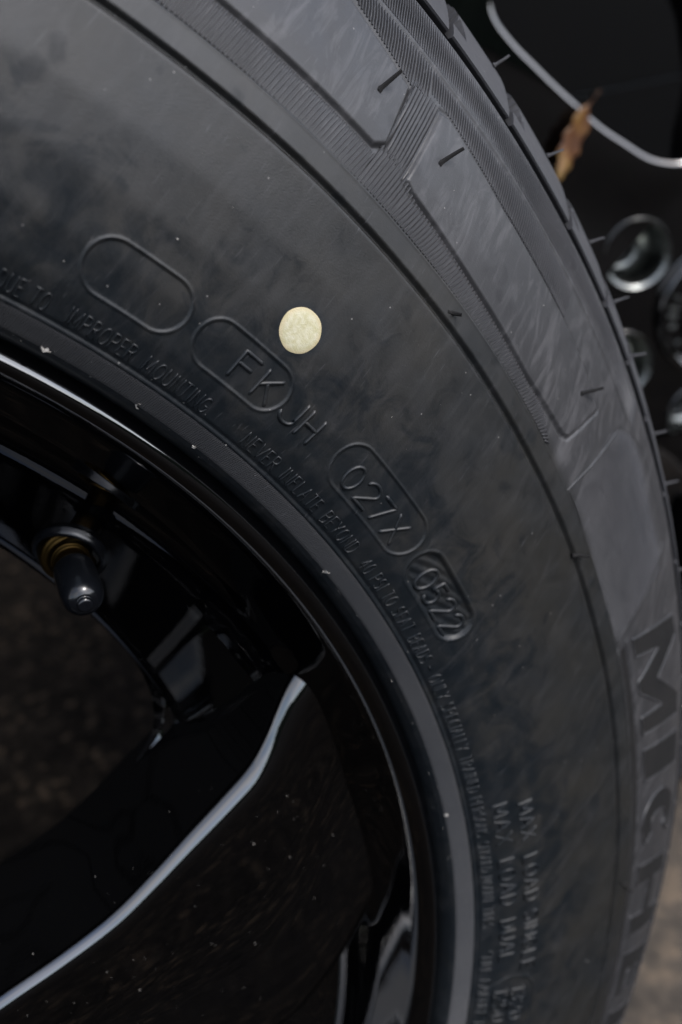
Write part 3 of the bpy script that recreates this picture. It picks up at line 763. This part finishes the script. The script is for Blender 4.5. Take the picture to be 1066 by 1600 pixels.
# ---- specks of dust on the paint and rubber
mb = Mesh()
def speck(p, s):
    p = np.array(p); q = [rng.normal(size=3) for _ in range(4)]; q = [p + x / np.linalg.norm(x) * s for x in q]
    mb.add(q, [(0, 1, 2), (0, 3, 1), (1, 3, 2), (0, 2, 3)])
for _ in range(150):
    r = rng.uniform(.10, .204); a = rng.uniform(40, 68) * D2R
    speck((r * math.cos(a), r * math.sin(a), ZF + .00005), abs(rng.normal(0, 1)) * .00009 + .00004)
o = link('dust_specks', pydata('dust_specks', mb.v, mb.f), M_DUST, rim, smooth=False); o['kind'] = 'stuff'
mb = Mesh()
for _ in range(170):
    t = rng.uniform(30, 105); r = rng.uniform(.2235, .325) if rng.random() < .4 else rng.uniform(.2240, .2262)
    speck(surf(t, r, float(heights(np.array([t]), np.array([r]))[0]) + 5e-5), abs(rng.normal(0, 1)) * .00009 + .00004)
for r, t, s in ((.2256, 93.87, .0005), (.2256, 90.23, .0004), (.2256, 98.87, .0008), (.2257, 79.08, .0007), (.2260, 57.15, .0007)):
    for k in range(5): speck(surf(t + rng.normal(0, .05), r + rng.normal(0, .0002), .0001), s)
o = link('dust_specks', pydata('dust_specks', mb.v, mb.f), M_DUST, tyre, smooth=False); o['kind'] = 'stuff'

# ================================================================== SECOND WHEEL, behind to the right
P2 = Vector((.3473, .4982, -.1642))
nz = Vector((0, 0, 1)); e_ = uw.cross(nz); ph = 20 * D2R
n2 = nz * math.cos(ph) - e_ * math.sin(ph); ee = uw.cross(n2)
S2 = 1 + P2.dot(uw) / R_TYRE                                       # stands on the same ground
ROT2 = 88 * D2R
lx = ee * math.cos(ROT2) + uw * math.sin(ROT2); ly = -ee * math.sin(ROT2) + uw * math.cos(ROT2)
org = P2 - n2 * (.0775 * S2)
m2 = Matrix.Identity(4)
for i in range(3): m2[i][0] = lx[i]; m2[i][1] = ly[i]; m2[i][2] = n2[i]; m2[i][3] = org[i]
wheel2 = empty('car_wheel', MW @ m2, 'blurred black alloy wheel behind the near tyre, centre cap and lug holes showing', 'wheel', 'gloss black wheels')
def sc_prof(p): return [(r * S2, z * S2) for r, z in p]
RS = R_TYRE * S2; S2 = 1.19            # RS: radius of its tyre, S2: size of its rim against the near one
full = [(.2236 * 1.30, .110), (.2250 * 1.30, .116), (.2290 * 1.30, .122), (.2350 * 1.30, .124), (RS - .030, .120), (RS - .016, .108), (RS - .0155, .104), (RS - .012, .106), (RS - .005, .094), (RS - .001, .075), (RS, .04)]
tp = smooth_prof(full + [(r, -z) for r, z in full[::-1]], 3)
tyre2 = link('tyre', lathe('tyre', tp, 200), M_TRD, wheel2)
S3 = 1.30
rim2 = link('rim', lathe('rim', [(r * S3, z * S2) for r, z in BARREL], 240), M_BLK, wheel2); rim2.data.set_sharp_from_angle(angle=50 * D2R)
sm2 = spoke_mesh(S2, SPOKE_R2, [(.2420, 91), (.2300, 89.5)] + [(r, a + 15) for r, a in SPOKE_L if .109 < r < .205] + [(.098, 74), (.088, 76), (.080, 77), (.074, 78)], .0026, .0)
for k in range(5):
    o = link('spoke', sm2, M_BLK, rim2, 35); o.rotation_euler = (0, 0, k * math.pi * .4)
lugs = [52 + 60 * k for k in range(6)]
link('hub', hub_mesh(S2, lugs), M_BLK, rim2, 30)
seat = lathe('lug_seat', smooth_prof([(.0172, .0780), (.0176, .0786), (.0170, .0782), (.0155, .0765), (.0152, .066), (.0146, .0600), (.0110, .0560), (.0085, .0545), (.0080, .0500), (.0078, .044)], 3), 48)
seat.transform(Matrix.Scale(S2, 4))
ringm = lathe('lug_ring', [((.0171 + .0007 * math.cos(a)) * S2, (.0777 + .0006 * math.sin(a)) * S2) for a in np.linspace(-.6, math.pi + .6, 9)], 48)
for a in lugs:
    x, y = .057 * S2 * math.cos(a * D2R), .057 * S2 * math.sin(a * D2R)
    o = link('lug_seat', seat, M_SEAT, rim2); o.location = (x, y, 0)
    o = link('lug_ring', ringm, M_BLK, rim2); o.location = (x, y, 0)
ccap = link('centre_cap', lathe('centre_cap', smooth_prof(sc_prof([(.0001, .0838), (.012, .0836), (.0215, .0825), (.0225, .0815), (.0235, .0812), (.0295, .0812), (.0312, .0826), (.0328, .0830), (.0340, .0820), (.0346, .0795), (.0346, .077)]), 4), 72), M_BLK, wheel2)
# small bright raised bars round the cap, as the blurred photograph shows them
for a, l in ((100, .004), (88, .005), (79, .005), (66, .003), (40, .004), (28, .004), (120, .003), (140, .004), (-20, .005), (-40, .004)):
    bmx = bmesh.new(); bmesh.ops.create_cube(bmx, size=1.0)
    bmesh.ops.bevel(bmx, geom=bmx.edges[:], offset=.15, segments=2, affect='EDGES')
    bmx.transform(Matrix.Diagonal((l * S2, .0024 * S2, .0010 * S2, 1)))
    me = bpy.data.meshes.new('cap_mark'); bmx.to_mesh(me); bmx.free()
    o = link('cap_mark', me, M_SEAT, ccap, 40); aa = a * D2R
    o.location = (.0265 * S2 * math.cos(aa), .0265 * S2 * math.sin(aa), .0815 * S2); o.rotation_euler = (0, 0, aa)

# ---- dry leaf caught on the second wheel's spoke
def leaf(center, size, rot, mw):
    ctrl = [(.02, -1.45), (.07, -1.05), (.36, -.86), (.62, -.48), (.52, -.30), (.74, .02), (.60, .22), (.66, .52), (.40, .72), (.34, .98), (.05, 1.30), (-.22, .92), (-.48, .80), (-.42, .52), (-.70, .30), (-.52, .02), (-.60, -.40), (-.34, -.70), (-.02, -1.02), (-.03, -1.44)]
    q = smooth_prof(ctrl + ctrl[:1], 4)[:-1]; outl = [(size * x * .62, size * y) for x, y in q]
    V = []; F = []
    for ring in (0.0, .35, .7, 1.0):
        for (x, y) in outl:
            xx, yy = x * ring, y * ring
            V.append((xx, yy, .22 * size * math.sin(4 * xx / size + 1.3 * yy / size) + .30 * (xx * xx + .6 * yy * yy) / size + .004))
    n = len(outl)
    for i in range(3):
        F += [(i * n + k, (i + 1) * n + k, (i + 1) * n + (k + 1) % n, i * n + (k + 1) % n) for k in range(n)]
    me = pydata('fallen_leaf', V, F); o = link('fallen_leaf', me, M_LEAF)
    md = o.modifiers.new('thick', 'SOLIDIFY'); md.thickness = .0004
    o.matrix_world = mw @ Matrix.Translation(center) @ Matrix.Rotation(rot, 4, 'Z')
    o['label'] = 'curled orange brown dry leaf resting on the blurred wheel'; o['category'] = 'leaf'
    return o
LA = (128.6 - 88) * D2R; LR = .124 * S2
leaf((LR * math.cos(LA), LR * math.sin(LA), (ZF + .002) * S2), .0185, 1.05, MW @ m2)

# ================================================================== ADDED DARK WALL, blocks the sky behind the wheels and in their reflections
def mat_added_wall():
    m, t, b = mat('added_wall_black'); P = N(t, 'ShaderNodeTexCoord').outputs['Object']
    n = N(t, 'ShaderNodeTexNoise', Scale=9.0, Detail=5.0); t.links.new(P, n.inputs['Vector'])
    t.links.new(mix(t, n.outputs[0], (0.0003, 0.0003, 0.0004), (0.0006, 0.0006, 0.0006)), b.inputs['Base Color']); b.inputs['Specular IOR Level'].default_value = 0.05; b.inputs['Roughness'].default_value = 0.7  # near black base colour stands in for deep shade on the added wall
    return m
mw_ = mat_added_wall()
wall = empty('wall', Matrix.Translation((0, 1.25, 0)), 'added near black boarded wall behind the blurred wheel, deep shade put into its colour', 'wall')
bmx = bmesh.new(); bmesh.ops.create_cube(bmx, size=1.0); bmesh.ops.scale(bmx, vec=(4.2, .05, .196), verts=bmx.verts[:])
bmesh.ops.bevel(bmx, geom=bmx.edges[:], offset=.004, segments=2, affect='EDGES'); me = bpy.data.meshes.new('added_board'); bmx.to_mesh(me); bmx.free()
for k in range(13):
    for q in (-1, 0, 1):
        o = link('added_board', me, mw_, wall, 40); o.location = (.1 + q * 4.204, random.uniform(-.002, .002), .10 + k * .2)

# ================================================================== far bush ring, out of view, added to darken the horizon in reflections
def added_hedge():
    n, m = 220, 7; V = []
    for i in range(n + 1):
        a = math.pi + math.pi * i / n
        for j in range(m):
            f = j / (m - 1); prof = ((0, 0), (.25, .5), (.35, .9), (.9, 1.0), (1.4, .9), (1.6, .5), (1.7, 0))[j]
            k = 1 + .10 * math.sin(7 * a) + .06 * math.sin(23 * a + j) + random.uniform(-.05, .05)
            R = 12.5 + prof[0] + random.uniform(-.12, .12)
            V.append((R * math.cos(a), R * math.sin(a) + 1.2, 1.75 * prof[1] * k))
    F = [(i * m + j, i * m + j + 1, (i + 1) * m + j + 1, (i + 1) * m + j) for i in range(n) for j in range(m - 1)]
    mt, t, b = mat('added_hedge_leaves'); P = N(t, 'ShaderNodeTexCoord').outputs['Object']
    nn = N(t, 'ShaderNodeTexNoise', Scale=6.0, Detail=6.0); t.links.new(P, nn.inputs['Vector'])
    t.links.new(mix(t, nn.outputs[0], (0.008, 0.012, 0.005), (0.035, 0.045, 0.018)), b.inputs['Base Color']); b.inputs['Roughness'].default_value = 0.9
    o = link('added_hedge', pydata('added_hedge', V, F), mt); o['kind'] = 'stuff'
added_hedge()
